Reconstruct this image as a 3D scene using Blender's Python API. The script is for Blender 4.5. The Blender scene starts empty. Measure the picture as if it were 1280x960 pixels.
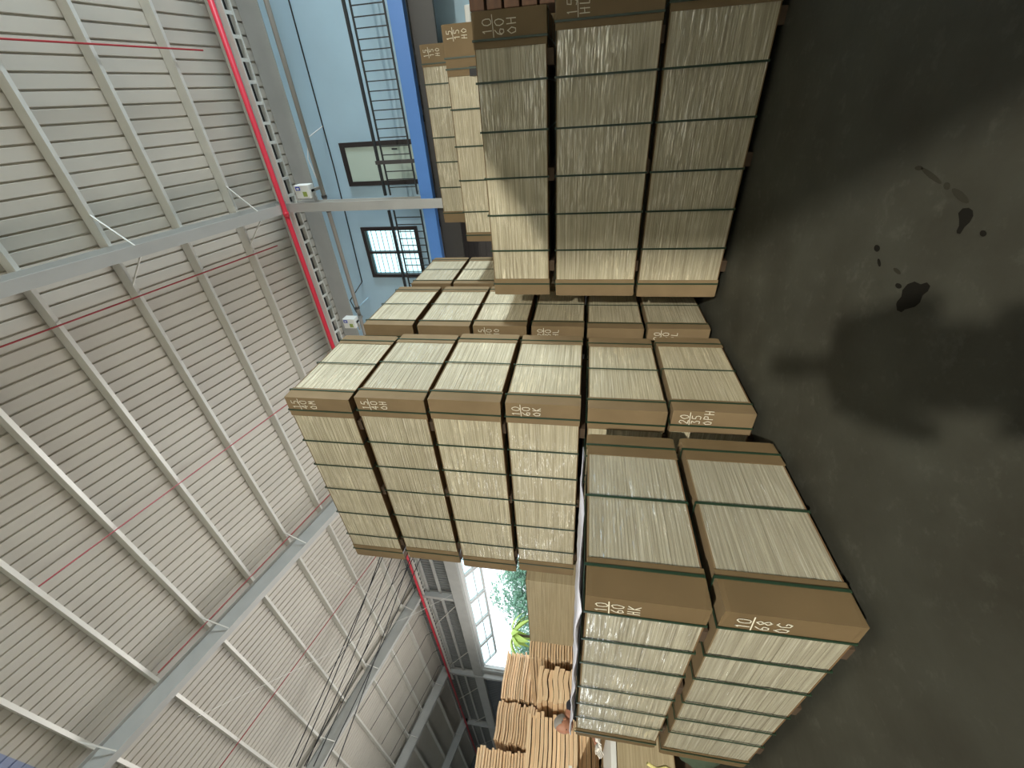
import bpy, bmesh, math, random
from mathutils import Vector, Matrix
random.seed(7)
scene = bpy.context.scene
COL = scene.collection

# ------------------------------------------------------------------ camera
FLOOR = -0.06
CAM = Vector((0, 0, 1.479))
R_ = Vector((0.57216, -0.81922, 0.03945))
U_ = Vector((-0.15408, -0.06027, 0.98620))
F_ = Vector((0.80555, 0.57034, 0.16071))
def rot_frame():
    pitch, roll, yaw = math.radians(9.2657), math.radians(2.2909), math.radians(54.7054)
    cp, sp, cr, sr = math.cos(pitch), math.sin(pitch), math.cos(roll), math.sin(roll)
    F = Vector((0, cp, sp)); U0 = Vector((0, -sp, cp)); R0 = Vector((1, 0, 0))
    R = cr*R0 + sr*U0; U = -sr*R0 + cr*U0
    D1 = Vector((-math.sin(yaw), math.cos(yaw), 0)); D2 = Vector((math.cos(yaw), math.sin(yaw), 0))
    g = lambda v: Vector((v.dot(D2), v.dot(D1), v.z))
    return g(R), g(U), g(F)
R_, U_, F_ = rot_frame()
cd = bpy.data.cameras.new('camera')
cam = bpy.data.objects.new('camera', cd); COL.objects.link(cam)
X, Y, Z = -U_, R_, -F_
cam.matrix_world = Matrix(((X.x, Y.x, Z.x, CAM.x), (X.y, Y.y, Z.y, CAM.y), (X.z, Y.z, Z.z, CAM.z), (0, 0, 0, 1)))
cd.sensor_fit = 'HORIZONTAL'; cd.sensor_width = 36; cd.lens = 516.07*36/1280
cd.clip_start = 0.05; cd.clip_end = 300
scene.camera = cam

# ------------------------------------------------------------------ world, exposure, big lights
w = bpy.data.worlds.new('overcast_sky'); scene.world = w; w.use_nodes = True
wn = w.node_tree; wn.nodes.clear()
bg = wn.nodes.new('ShaderNodeBackground'); wo = wn.nodes.new('ShaderNodeOutputWorld')
tc = wn.nodes.new('ShaderNodeTexCoord'); sx = wn.nodes.new('ShaderNodeSeparateXYZ'); cr_ = wn.nodes.new('ShaderNodeValToRGB')
cr_.color_ramp.elements[0].position = 0.0; cr_.color_ramp.elements[0].color = (0.86, 0.93, 1.0, 1)
cr_.color_ramp.elements[1].position = 0.6; cr_.color_ramp.elements[1].color = (0.75, 0.87, 1.0, 1)
wn.links.new(tc.outputs['Generated'], sx.inputs[0]); wn.links.new(sx.outputs[2], cr_.inputs[0])
wn.links.new(cr_.outputs[0], bg.inputs[0]); bg.inputs[1].default_value = 2.4
wn.links.new(bg.outputs[0], wo.inputs[0])
vs = scene.view_settings
vs.view_transform = 'Standard'; vs.look = 'None'; vs.gamma = 1; vs.use_curve_mapping = False; vs.exposure = 0.0

def area(name, loc, target, sx, sy, power, color):
    l = bpy.data.lights.new(name, 'AREA'); l.shape = 'RECTANGLE'; l.size = sx; l.size_y = sy; l.energy = power; l.color = color
    o = bpy.data.objects.new(name, l); COL.objects.link(o); o.location = loc
    o.rotation_euler = (Vector(target)-Vector(loc)).to_track_quat('-Z', 'Y').to_euler()
    return o
# daylight entering by the clerestory window of the south wall; the two uplights are added to brighten the ceiling
area('daylight_south_window', (7.6, -13.8, 5.9), (4.0, 2.3, 2.6), 2.6, 1.7, 2900, (0.80, 0.93, 1.0))
area('ceiling_uplight_north', (3.5, 19.5, 0.35), (2.5, 13.0, 9.5), 8.0, 9.0, 1250, (1.0, 0.98, 0.95))
area('ceiling_uplight_east', (7.0, 9.0, 0.35), (2.0, 3.5, 9.5), 4.4, 6.0, 700, (1.0, 0.98, 0.95))
LAMP = Vector((-12.0, -7.5, 7.9))

# ------------------------------------------------------------------ materials
def srgb(r, g, b):
    f = lambda c: c/12.92 if c <= 0.04045 else ((c+0.055)/1.055)**2.4
    return (f(r/255), f(g/255), f(b/255), 1)
def mat(name, col, rough=0.6, metal=0.0, noise=None, bump=None, spec=0.5):
    m = bpy.data.materials.new(name); m.use_nodes = True
    nt = m.node_tree; b = nt.nodes['Principled BSDF']
    b.inputs['Base Color'].default_value = col; b.inputs['Roughness'].default_value = rough
    b.inputs['Metallic'].default_value = metal; b.inputs['Specular IOR Level'].default_value = spec
    if noise or bump:
        g = nt.nodes.new('ShaderNodeNewGeometry')
    if noise:   # (scale vector, colour variation low, high)
        sc, lo, hi = noise
        mp = nt.nodes.new('ShaderNodeMapping'); mp.inputs['Scale'].default_value = sc
        nz = nt.nodes.new('ShaderNodeTexNoise'); nz.inputs['Scale'].default_value = 1; nz.inputs['Detail'].default_value = 5
        rp = nt.nodes.new('ShaderNodeValToRGB')
        rp.color_ramp.elements[0].position = 0.3; rp.color_ramp.elements[0].color = tuple(c*lo for c in col[:3])+(1,)
        rp.color_ramp.elements[1].position = 0.7; rp.color_ramp.elements[1].color = tuple(min(1, c*hi) for c in col[:3])+(1,)
        nt.links.new(g.outputs['Position'], mp.inputs[0]); nt.links.new(mp.outputs[0], nz.inputs['Vector'])
        nt.links.new(nz.outputs[0], rp.inputs[0]); nt.links.new(rp.outputs[0], b.inputs['Base Color'])
    if bump:
        sc, st, di = bump
        mp = nt.nodes.new('ShaderNodeMapping'); mp.inputs['Scale'].default_value = sc
        nz = nt.nodes.new('ShaderNodeTexNoise'); nz.inputs['Scale'].default_value = 1; nz.inputs['Detail'].default_value = 4
        bp = nt.nodes.new('ShaderNodeBump'); bp.inputs['Strength'].default_value = st; bp.inputs['Distance'].default_value = di
        nt.links.new(g.outputs['Position'], mp.inputs[0]); nt.links.new(mp.outputs[0], nz.inputs['Vector'])
        nt.links.new(nz.outputs[0], bp.inputs['Height']); nt.links.new(bp.outputs[0], b.inputs['Normal'])
    return m

def plywood_mat(name, base, dark, light):
    """edge grain of stacked sheets: thin level lines, long level streaks, a little tone per pack"""
    m = bpy.data.materials.new(name); m.use_nodes = True; nt = m.node_tree; b = nt.nodes['Principled BSDF']
    b.inputs['Roughness'].default_value = 0.55
    g = nt.nodes.new('ShaderNodeNewGeometry')
    def nz(scale, detail=3):
        mp = nt.nodes.new('ShaderNodeMapping'); mp.inputs['Scale'].default_value = scale
        n = nt.nodes.new('ShaderNodeTexNoise'); n.inputs['Scale'].default_value = 1; n.inputs['Detail'].default_value = detail
        nt.links.new(g.outputs['Position'], mp.inputs[0]); nt.links.new(mp.outputs[0], n.inputs['Vector']); return n
    def ramp(n, p0, c0, p1, c1):
        r = nt.nodes.new('ShaderNodeValToRGB'); e = r.color_ramp.elements
        e[0].position = p0; e[0].color = c0; e[1].position = p1; e[1].color = c1
        nt.links.new(n.outputs[0], r.inputs[0]); return r
    def mix(kind, fac, a, bb):
        x = nt.nodes.new('ShaderNodeMix'); x.data_type = 'RGBA'; x.blend_type = kind; x.inputs[0].default_value = fac
        nt.links.new(a.outputs[0] if hasattr(a, 'outputs') else a, x.inputs[6]); nt.links.new(bb.outputs[0] if hasattr(bb, 'outputs') else bb, x.inputs[7]); return x
    a = ramp(nz((0.9, 0.9, 70)), 0.3, dark, 0.68, base)
    s = ramp(nz((2.2, 2.2, 110)), 0.55, (0, 0, 0, 1), 0.75, (1, 1, 1, 1))
    lt = nt.nodes.new('ShaderNodeRGB'); lt.outputs[0].default_value = light
    x = nt.nodes.new('ShaderNodeMix'); x.data_type = 'RGBA'
    nt.links.new(s.outputs[0], x.inputs[0]); nt.links.new(a.outputs[0], x.inputs[6]); nt.links.new(lt.outputs[0], x.inputs[7])
    oi = nt.nodes.new('ShaderNodeObjectInfo'); hsv = nt.nodes.new('ShaderNodeHueSaturation')
    mr = nt.nodes.new('ShaderNodeMapRange'); mr.inputs['To Min'].default_value = 0.9; mr.inputs['To Max'].default_value = 1.08
    nt.links.new(oi.outputs['Random'], mr.inputs[0]); nt.links.new(mr.outputs[0], hsv.inputs['Value'])
    nt.links.new(x.outputs[2], hsv.inputs['Color']); nt.links.new(hsv.outputs[0], b.inputs['Base Color'])
    return m

def concrete():
    """worn concrete: broad cloudy tone, fine speckle, pale scuffs"""
    m = mat('worn_concrete', srgb(70, 69, 60), 0.62, bump=((16, 16, 16), 0.12, 0.01), spec=0.3); nt = m.node_tree; b = nt.nodes['Principled BSDF']
    g = nt.nodes.new('ShaderNodeNewGeometry')
    def nz(sc, det, rough=.6):
        n = nt.nodes.new('ShaderNodeTexNoise'); n.inputs['Scale'].default_value = sc; n.inputs['Detail'].default_value = det; n.inputs['Roughness'].default_value = rough
        nt.links.new(g.outputs['Position'], n.inputs['Vector']); return n
    def rp(n, p0, c0, p1, c1):
        r = nt.nodes.new('ShaderNodeValToRGB'); e = r.color_ramp.elements; e[0].position = p0; e[0].color = c0; e[1].position = p1; e[1].color = c1
        nt.links.new(n.outputs[0], r.inputs[0]); return r
    a = rp(nz(1.1, 8, .65), .32, srgb(49, 47, 39), .68, srgb(66, 66, 58))
    c = rp(nz(9, 6, .7), .55, (0, 0, 0, 1), .8, (1, 1, 1, 1))
    x = nt.nodes.new('ShaderNodeMix'); x.data_type = 'RGBA'; f = nt.nodes.new('ShaderNodeMath'); f.operation = 'MULTIPLY'; f.inputs[1].default_value = .55
    nt.links.new(c.outputs[0], f.inputs[0]); nt.links.new(f.outputs[0], x.inputs[0]); nt.links.new(a.outputs[0], x.inputs[6]); x.inputs[7].default_value = srgb(92, 92, 83)
    nt.links.new(x.outputs[2], b.inputs['Base Color'])
    return m
M = {}
M['ply'] = plywood_mat('plywood_edges', srgb(198, 189, 162), srgb(158, 147, 122), srgb(216, 209, 188))
M['plydim'] = plywood_mat('greyish_dimmed_plywood_edges', srgb(176, 170, 150), srgb(140, 133, 114), srgb(196, 191, 175))  # greyer plywood, darkened further to paint in the nearest stack's dimmer light
M['plyplain'] = plywood_mat('plain_plywood_edges', srgb(186, 170, 138), srgb(160, 144, 114), srgb(194, 180, 150))
M['veneer'] = plywood_mat('rough_veneer', srgb(244, 218, 182), srgb(218, 182, 142), srgb(250, 236, 210))
M['card'] = mat('brown_cardboard', srgb(128, 109, 82), 0.75, noise=((3, 3, 3), 0.9, 1.06), spec=0.2)
M['carddim'] = mat('dimmed_cardboard', srgb(108, 90, 64), 0.75, noise=((3, 3, 3), 0.9, 1.06), spec=0.2)  # same cardboard darkened: dim light on the nearest stack put into the colour
M['cardin'] = mat('cardboard_base', srgb(112, 88, 62), 0.8, spec=0.2)
M['strap'] = mat('dark_green_strap', srgb(38, 58, 42), 0.35)
M['skid'] = mat('dark_wood_skid', srgb(70, 54, 38), 0.8)
M['chalk'] = mat('white_chalk', srgb(226, 220, 200), 0.9)
M['floor'] = concrete()
M['stain'] = mat('oil_stain', srgb(26, 24, 20), 0.8, spec=0.1)
M['faintstain'] = mat('faded_oil_stain', srgb(50, 48, 40), 0.8, spec=0.1)
M['roof'] = mat('ribbed_roof_sheet', srgb(200, 194, 182), 0.5, noise=((0.5, 0.5, 0.5), 0.93, 1.04))
M['roofblue'] = mat('bluish_skylight_sheet', srgb(150, 160, 190), 0.5)
M['steel'] = mat('grey_painted_steel', srgb(180, 179, 174), 0.5, noise=((2, 2, 2), 0.93, 1.05))
M['darksteel'] = mat('dark_grey_steel', srgb(62, 60, 58), 0.5)
M['galv'] = mat('galvanised_purlin', srgb(222, 219, 210), 0.4, 0.15)
M['red'] = mat('red_pipe_paint', srgb(205, 44, 62), 0.4)
M['dullred'] = mat('thin_red_pipe_paint', srgb(160, 50, 54), 0.45)
M['bluewall'] = mat('light_blue_render', srgb(182, 212, 230), 0.8, noise=((0.7, 0.7, 0.7), 0.93, 1.04))
M['bluebeam'] = mat('blue_painted_beam', srgb(86, 136, 206), 0.4)
M['black'] = mat('black_painted_metal', srgb(34, 38, 42), 0.5)
M['darkframe'] = mat('dark_brown_frame', srgb(42, 34, 34), 0.5)
M['doorpane'] = mat('pale_green_door_panel', srgb(196, 212, 200), 0.35)
M['greypipe'] = mat('grey_pipe', srgb(150, 146, 138), 0.5)
M['cable'] = mat('black_cable', srgb(28, 28, 30), 0.6)
M['white'] = mat('white_paint', srgb(226, 226, 224), 0.5)
M['whiteplastic'] = mat('white_plastic', srgb(232, 232, 226), 0.4)
M['logoblue'] = mat('blue_print', srgb(40, 60, 170), 0.6)
M['logogreen'] = mat('olive_print', srgb(150, 165, 80), 0.6)
M['greysheet'] = mat('grey_wall_sheet', srgb(128, 130, 128), 0.6)
M['darksheet'] = mat('blue_grey_wall_sheet', srgb(96, 102, 108), 0.6)
M['ground'] = mat('pale_yard', srgb(196, 192, 180), 0.9)
M['leaf'] = mat('tree_leaves', srgb(128, 168, 138), 0.6, noise=((1.5, 1.5, 1.5), 0.7, 1.2))
M['palm'] = mat('palm_leaves', srgb(168, 188, 84), 0.6)
M['bark'] = mat('bark', srgb(96, 80, 64), 0.9)
M['skin'] = mat('skin', srgb(176, 124, 100), 0.55)
M['hair'] = mat('grey_hair', srgb(150, 146, 142), 0.8)
M['shirt'] = mat('dark_shirt', srgb(38, 38, 46), 0.9)
M['trousers'] = mat('dark_trousers', srgb(46, 48, 58), 0.9)
M['glove'] = mat('white_glove', srgb(224, 218, 210), 0.9)
M['shoe'] = mat('dark_shoes', srgb(30, 28, 28), 0.6)
M['eye'] = mat('dark_eyes', srgb(24, 20, 20), 0.3)
M['lip'] = mat('lips', srgb(146, 90, 80), 0.6)
M['rope'] = mat('yellow_rope', srgb(206, 196, 130), 0.8)
M['sack'] = mat('dark_green_sack', srgb(62, 74, 58), 0.9)
M['crate'] = mat('dark_brown_wood', srgb(84, 58, 40), 0.8, noise=((2, 2, 14), 0.7, 1.15))
M['darkdoor'] = mat('dark_grey_shutter', srgb(66, 62, 60), 0.7)
em = mat('lamp_glow', (1, 1, 1, 1)); eb = em.node_tree.nodes['Principled BSDF']
eb.inputs['Emission Color'].default_value = (1.0, 0.86, 0.66, 1); eb.inputs['Emission Strength'].default_value = 20
M['glow'] = em

def film_mat():
    """clear wrap: see-through, with creased streaks that mirror the bright doors and lamps"""
    m = bpy.data.materials.new('clear_stretch_film'); m.use_nodes = True; nt = m.node_tree; nt.nodes.clear()
    out = nt.nodes.new('ShaderNodeOutputMaterial'); tr = nt.nodes.new('ShaderNodeBsdfTransparent'); gl = nt.nodes.new('ShaderNodeBsdfGlossy')
    gl.inputs['Roughness'].default_value = 0.11; gl.inputs['Color'].default_value = (1, 1, 1, 1)
    g = nt.nodes.new('ShaderNodeNewGeometry')
    def nz(scale, rot, detail):
        mp = nt.nodes.new('ShaderNodeMapping'); mp.inputs['Scale'].default_value = scale; mp.inputs['Rotation'].default_value = rot
        n = nt.nodes.new('ShaderNodeTexNoise'); n.inputs['Scale'].default_value = 1; n.inputs['Detail'].default_value = detail
        nt.links.new(g.outputs['Position'], mp.inputs[0]); nt.links.new(mp.outputs[0], n.inputs['Vector']); return n
    def rng(n, a, b, c, d):
        x = nt.nodes.new('ShaderNodeMapRange'); x.inputs['From Min'].default_value = a; x.inputs['From Max'].default_value = b
        x.inputs['To Min'].default_value = c; x.inputs['To Max'].default_value = d; nt.links.new(n.outputs[0], x.inputs[0]); return x
    def mth(op, a, b):
        x = nt.nodes.new('ShaderNodeMath'); x.operation = op; nt.links.new(a.outputs[0], x.inputs[0]); nt.links.new(b.outputs[0], x.inputs[1]); return x
    bp = nt.nodes.new('ShaderNodeBump'); bp.inputs['Strength'].default_value = 1.0; bp.inputs['Distance'].default_value = 0.012
    nt.links.new(nz((4.5, 4.5, 30), (0.22, 0.18, 0), 2).outputs[0], bp.inputs['Height']); nt.links.new(bp.outputs[0], gl.inputs['Normal'])
    streak = rng(nz((6, 6, 62), (0.16, 0.14, 0), 2), 0.48, 0.63, 0.0, 1.0)
    patch = rng(nz((2.4, 2.4, 2.0), (0, 0, 0), 2), 0.38, 0.58, 0.0, 1.0)
    k = mth('MULTIPLY', streak, patch)
    fac = rng(k, 0, 1, 0.015, 0.31); nt.links.new(fac.outputs[0], gl.inputs['Color']); tr.inputs['Color'].default_value = (.97, .97, .97, 1)
    mx = nt.nodes.new('ShaderNodeAddShader')
    nt.links.new(tr.outputs[0], mx.inputs[0]); nt.links.new(gl.outputs[0], mx.inputs[1]); nt.links.new(mx.outputs[0], out.inputs[0])
    return m
M['film'] = film_mat()
def sheet_film_mat():
    m = bpy.data.materials.new('milky_plastic_sheet'); m.use_nodes = True; b = m.node_tree.nodes['Principled BSDF']
    b.inputs['Base Color'].default_value = srgb(222, 222, 236); b.inputs['Roughness'].default_value = 0.3; b.inputs['Alpha'].default_value = 0.82
    return m
M['milky'] = sheet_film_mat()
def glass_mat():
    m = bpy.data.materials.new('window_glass'); m.use_nodes = True; nt = m.node_tree; nt.nodes.clear()
    out = nt.nodes.new('ShaderNodeOutputMaterial'); tr = nt.nodes.new('ShaderNodeBsdfTransparent'); gl = nt.nodes.new('ShaderNodeBsdfGlossy')
    tr.inputs['Color'].default_value = (0.8, 0.95, 0.93, 1); gl.inputs['Roughness'].default_value = 0.03
    mx = nt.nodes.new('ShaderNodeMixShader'); mx.inputs[0].default_value = 0.08
    nt.links.new(tr.outputs[0], mx.inputs[1]); nt.links.new(gl.outputs[0], mx.inputs[2]); nt.links.new(mx.outputs[0], out.inputs[0])
    return m
M['glass'] = glass_mat()

# ------------------------------------------------------------------ mesh helpers
class MB:
    def __init__(s): s.v = []; s.f = []
    def box(s, x0, y0, z0, x1, y1, z1):
        n = len(s.v)
        s.v += [(x0, y0, z0), (x1, y0, z0), (x1, y1, z0), (x0, y1, z0), (x0, y0, z1), (x1, y0, z1), (x1, y1, z1), (x0, y1, z1)]
        s.f += [tuple(n+i for i in q) for q in ((0, 3, 2, 1), (4, 5, 6, 7), (0, 1, 5, 4), (1, 2, 6, 5), (2, 3, 7, 6), (3, 0, 4, 7))]
        return s
    def bar(s, a, b, wd, ht=None, up=(0, 0, 1)):
        a = Vector(a); b = Vector(b); d = (b-a).normalized(); up = Vector(up)
        if abs(d.dot(up)) > 0.95: up = Vector((1, 0, 0))
        sd = d.cross(up).normalized(); u2 = sd.cross(d).normalized(); ht = ht or wd
        n = len(s.v)
        for p in (a, b):
            for i, j in ((-1, -1), (1, -1), (1, 1), (-1, 1)):
                s.v.append(tuple(p+sd*(i*wd/2)+u2*(j*ht/2)))
        s.f += [tuple(n+i for i in q) for q in ((0, 1, 2, 3), (7, 6, 5, 4), (0, 4, 5, 1), (1, 5, 6, 2), (2, 6, 7, 3), (3, 7, 4, 0))]
        return s
    def tube(s, pts, r, seg=8):
        pts = [Vector(p) for p in pts]; n0 = len(s.v); rings = []
        for i, p in enumerate(pts):
            d = (pts[min(i+1, len(pts)-1)]-pts[max(i-1, 0)]).normalized()
            up = Vector((0, 0, 1)) if abs(d.z) < 0.9 else Vector((1, 0, 0))
            sd = d.cross(up).normalized(); u2 = sd.cross(d)
            rr = r[i] if isinstance(r, (list, tuple)) else r
            rings.append([len(s.v)+k for k in range(seg)])
            for k in range(seg):
                a = 2*math.pi*k/seg; s.v.append(tuple(p+(sd*math.cos(a)+u2*math.sin(a))*rr))
        for i in range(len(pts)-1):
            for k in range(seg):
                s.f.append((rings[i][k], rings[i][(k+1) % seg], rings[i+1][(k+1) % seg], rings[i+1][k]))
        s.f.append(tuple(reversed(rings[0]))); s.f.append(tuple(rings[-1]))
        return s
    def extrude(s, prof, axis, a, b, closed=True):
        """prof: list of 2D points in the other two axes (in x,y,z order); axis 'x','y' or 'z'"""
        n = len(s.v); k = len(prof)
        for t in (a, b):
            for p, q in prof:
                s.v.append({'x': (t, p, q), 'y': (p, t, q), 'z': (p, q, t)}[axis])
        rng = range(k) if closed else range(k-1)
        for i in rng:
            j = (i+1) % k; s.f.append((n+i, n+j, n+k+j, n+k+i))
        if closed: s.f.append(tuple(n+i for i in reversed(range(k)))); s.f.append(tuple(n+k+i for i in range(k)))
        return s
    def mesh(s, name, m, smooth=False):
        me = bpy.data.meshes.new(name); me.from_pydata(s.v, [], s.f)
        bm = bmesh.new(); bm.from_mesh(me); bmesh.ops.recalc_face_normals(bm, faces=bm.faces); bm.to_mesh(me); bm.free()
        me.materials.append(m)
        if smooth:
            for p in me.polygons: p.use_smooth = True
        return me
    def obj(s, name, m, parent=None, smooth=False, kind=None, label=None):
        return link(name, s.mesh(name, m, smooth), parent, kind, label)
def link(name, me, parent=None, kind=None, label=None):
    o = bpy.data.objects.new(name, me); COL.objects.link(o)
    if parent is not None: o.parent = parent
    if kind: o['kind'] = kind
    if label: o['label'] = label
    return o
def empty(name, loc=(0, 0, 0)):
    o = bpy.data.objects.new(name, None); COL.objects.link(o); o.location = loc; o.empty_display_size = 0.1
    return o
def tag(o, label, cat, group=None):
    o['label'] = label; o['category'] = cat
    if group: o['group'] = group
    return o
def structure(o): o['kind'] = 'structure'; return o
def bevel(o, wd, seg=2):
    b = o.modifiers.new('bevel', 'BEVEL'); b.width = wd; b.segments = seg; b.limit_method = 'ANGLE'; return o

# ------------------------------------------------------------------ floor and yard
fl = structure(MB().box(-17, -14, FLOOR-0.2, 10.9, 46, FLOOR).obj('floor', M['floor']))
yard = structure(MB().box(10.9, -40, FLOOR-0.4, 120, 140, FLOOR-0.25).obj('ground', M['ground']))
yard3 = structure(MB().box(-60, 46.2, FLOOR-.4, 10.9, 140, FLOOR-.25).obj('ground', M['ground']))
yard2 = structure(MB().box(-60, -40, FLOOR-0.4, -17, 46.2, FLOOR-0.25).obj('ground', M['ground']))

# ------------------------------------------------------------------ roof
SL = 0.25
def rz(x, zo=9.15):                       # underside of the roof sheets; ridge over x = RIDGE
    return zo + SL*(9.5 - x) if x >= RIDGE else zo + SL*(9.5 - RIDGE) - SL*(RIDGE - x)
RIDGE = -3.0
Y0, Y1 = -14.0, 46.0
RAFTERS = [-6.8, 1.84, 10.58, 19.3, 28.0, 36.7]
ceil = structure(empty('ceiling', (0, 0, 9.0)))
def under(o):      # keep world geometry while parenting to the ceiling empty
    o.parent = ceil; o.matrix_parent_inverse = Matrix.Translation(-Vector(ceil.location)); return o
def sheet_mesh(xa, xb, nm, m):
    mb = MB(); P = 0.225; prof = []
    for k in range(4):                       # four flat pans and four ribs: ribs stand up, so from below they read as dark grooves
        y = k*P; prof += [(y, 0), (y+P-0.042, 0), (y+P-0.033, 0.034), (y+P-0.009, 0.034)]
    prof.append((4*P, 0.0))
    n = len(prof)
    for x in (xa, xb):
        for y, z in prof: mb.v.append((x, y, rz(x)+z))
    for i in range(n-1): mb.f.append((i, i+1, n+i+1, n+i))
    return mb.mesh(nm, m)
east = sheet_mesh(RIDGE, 11.0, 'roof_sheet', M['roof']); west = sheet_mesh(-17.2, RIDGE, 'roof_sheet', M['roof'])
eastA = sheet_mesh(0.75, 11.0, 'roof_sheet', M['roof']); eastB = sheet_mesh(RIDGE, 0.75, 'skylight_sheet', M['roofblue'])
k = 0; y = Y0
while y < Y1:
    blue = 8.0 < y < 9.6
    for me in ([eastA, eastB, west] if blue else [east, west]):
        o = under(link('skylight_sheet' if me is eastB else 'roof_sheet', me)); o.location.y = y
    y += 0.9
# purlins: C sections
px = [8.68-1.24*k for k in range(10)] + [9.93]
def purlin_mesh(x):
    z = rz(x); t = 0.006
    prof = [(x-.035, z-.2), (x+.035, z-.2+0), (x+.035, z-.2+t), (x-.035+t, z-.2+t), (x-.035+t, z-.012-t), (x+.035, z-.012-t), (x+.035, z-.014), (x-.035, z-.006)]
    return MB().extrude(prof, 'y', Y0, Y1)
for x in px: under(purlin_mesh(x).obj('purlin', M['galv']))
for x in [-4.4-1.24*k for k in range(10)]: under(purlin_mesh(x).obj('purlin', M['galv']))
# rafters: I sections following the slope, both sides of the ridge
for ry in RAFTERS:
    for xa, xb in ((9.75, RIDGE), (-16.4, RIDGE)):
        r = empty('rafter'); under(r)
        def slab(y0, y1, d0, d1):
            mb = MB(); n = 0
            for x in (xa, xb):
                zt = rz(x)-0.2
                mb.v += [(x, y0, zt-d0), (x, y1, zt-d0), (x, y1, zt-d1), (x, y0, zt-d1)]
            mb.f += [(0, 1, 2, 3), (7, 6, 5, 4), (0, 4, 5, 1), (1, 5, 6, 2), (2, 6, 7, 3), (3, 7, 4, 0)]
            return mb
        slab(ry-.1, ry+.1, 0, .014).obj('top_flange', M['steel'], r)
        slab(ry-.1, ry+.1, .486, .5).obj('bottom_flange', M['steel'], r)
        slab(ry-.006, ry+.006, .014, .486).obj('web', M['steel'], r)
    for x in px[0:9:2]:
        for s in (-1, 1):
            under(MB().bar((x-.03, ry+s*.62, rz(x)-.2), (x+.02, ry+s*.09, rz(x)-.68), .025).obj('flange_brace', M['galv']))
# thin sprinkler branches under the purlins and the main along the eave
def branch(yy, xa, xb, nm):
    pts = [(x, yy, rz(x)-.26) for x in (xa, xb)]
    o = MB().tube(pts, .014, 6).obj('sprinkler_pipe', M['dullred'])
    return tag(o, nm, 'pipe', 'thin red sprinkler pipes under the roof')
branch(2.66, 9.25, 0.2, 'thin red pipe below the purlins just beyond the nearest wide rafter')
branch(-1.1, 9.25, -1.5, 'thin red pipe below the purlins at the top edge of the photo')
branch(6.5, 8.6, 2.5, 'thin red pipe below the purlins midway between the two long rafters')
branch(10.2, 8.6, 2.55, 'short thin dark red pipe running beside the dark second rafter')
branch(14.6, 8.6, 1.6, 'thin dull pipe below the purlins past the dark second rafter')
pipe = MB().tube([(9.3, -13.9, 8.45), (9.3, 44, 8.45)], .055, 12)
for yy in (-4, 1.95, 6, 10.6, 15, 19.4, 24, 28, 33): pipe.tube([(9.3, yy-.05, 8.45), (9.3, yy+.05, 8.45)], .066, 12)
mp_ = empty('sprinkler_main'); tag(mp_, 'long bright red pipe running along the eave above the blue wall', 'pipe')
MB().tube([(9.3, -13.9, 8.45), (9.3, 44, 8.45)], .055, 12).obj('pipe', M['red'], mp_, True)
for yy in (-4, 1.95, 6, 10.6, 15, 19.4, 24, 28, 33):
    MB().tube([(9.3, yy-.05, 8.45), (9.3, yy+.05, 8.45)], .066, 12).obj('coupling', M['red'], mp_, True)
for yy in (16.6, 20.6, 22.6, 24.6, 26.4):
    MB().tube([(9.3, yy, 8.5), (9.1, yy, 8.78), (8.6, yy, 8.9), (5.0, yy, rz(5.0)-.28)], .012, 6).obj('branch_pipe', M['cable'], mp_)
# perforated cable tray beside the red pipe
tr = empty('cable_tray'); tag(tr, 'pale perforated cable tray beside the red eave pipe', 'cable tray')
for xx in (9.47, 9.71): MB().box(xx-.02, -13.9, 8.36, xx+.02, 29.0, 8.47).obj('side_rail', M['galv'], tr)
MB().box(9.49, -13.9, 8.455, 9.69, 29.0, 8.465).obj('backing', M['cable'], tr)
rung = MB().box(9.48, 0, 8.37, 9.70, .06, 8.39).mesh('rung', M['galv'])
yy = -6.0
while yy < 28.8:
    o = link('rung', rung, tr); o.location.y = yy; yy += 0.36
# brace rods and hanging cables in the bays beyond
for a, b, nm in (((7.9, 18.5, 8.75), (9.47, 18.9, 6.97), 'white rod from the eave down to the grey beam over the bright opening'),
                 ((6.2, 11.2, 9.45), (8.0, 17.9, 8.9), 'thin white rod crossing the bay beyond the dark second rafter'),
                 ((2.3, 12.0, 10.4), (8.3, 19.0, 8.75), 'long diagonal tie rod under the roof sheets in the second bay')):
    tag(MB().tube([a, b], .007, 6).obj('tie_rod', M['galv']), nm, 'rod')
cabs = [((8.79, 14.6, 7.78), (2.8, 17.4, 8.75)), ((8.92, 14.85, 7.44), (2.78, 17.65, 9.26)), ((9.05, 15.1, 8.33), (2.77, 17.9, 9.72)), ((9.11, 15.1, 7.83), (2.73, 17.9, 10.04)),
        ((9.14, 15.35, 8.86), (2.77, 18.15, 10.10)), ((8.62, 14.6, 9.0), (2.61, 17.4, 10.05)), ((8.66, 14.6, 8.88), (2.57, 17.4, 10.3))]
names = ['nearest', 'second', 'third', 'fourth', 'fifth', 'sixth', 'last']
for i, (a, b) in enumerate(cabs):
    a = Vector(a); b = Vector(b); sag = 0.03+0.03*(i % 3)
    pts = [a.lerp(b, t/10)-Vector((0, 0, sag*4*(t/10)*(1-t/10))) for t in range(11)]
    tag(MB().tube(pts, .019, 5).obj('roof_cable', M['cable']), 'black cable slung under the far roof bay, '+names[i]+' from the grey rafter', 'cable', 'black cables under the roof')

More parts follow.
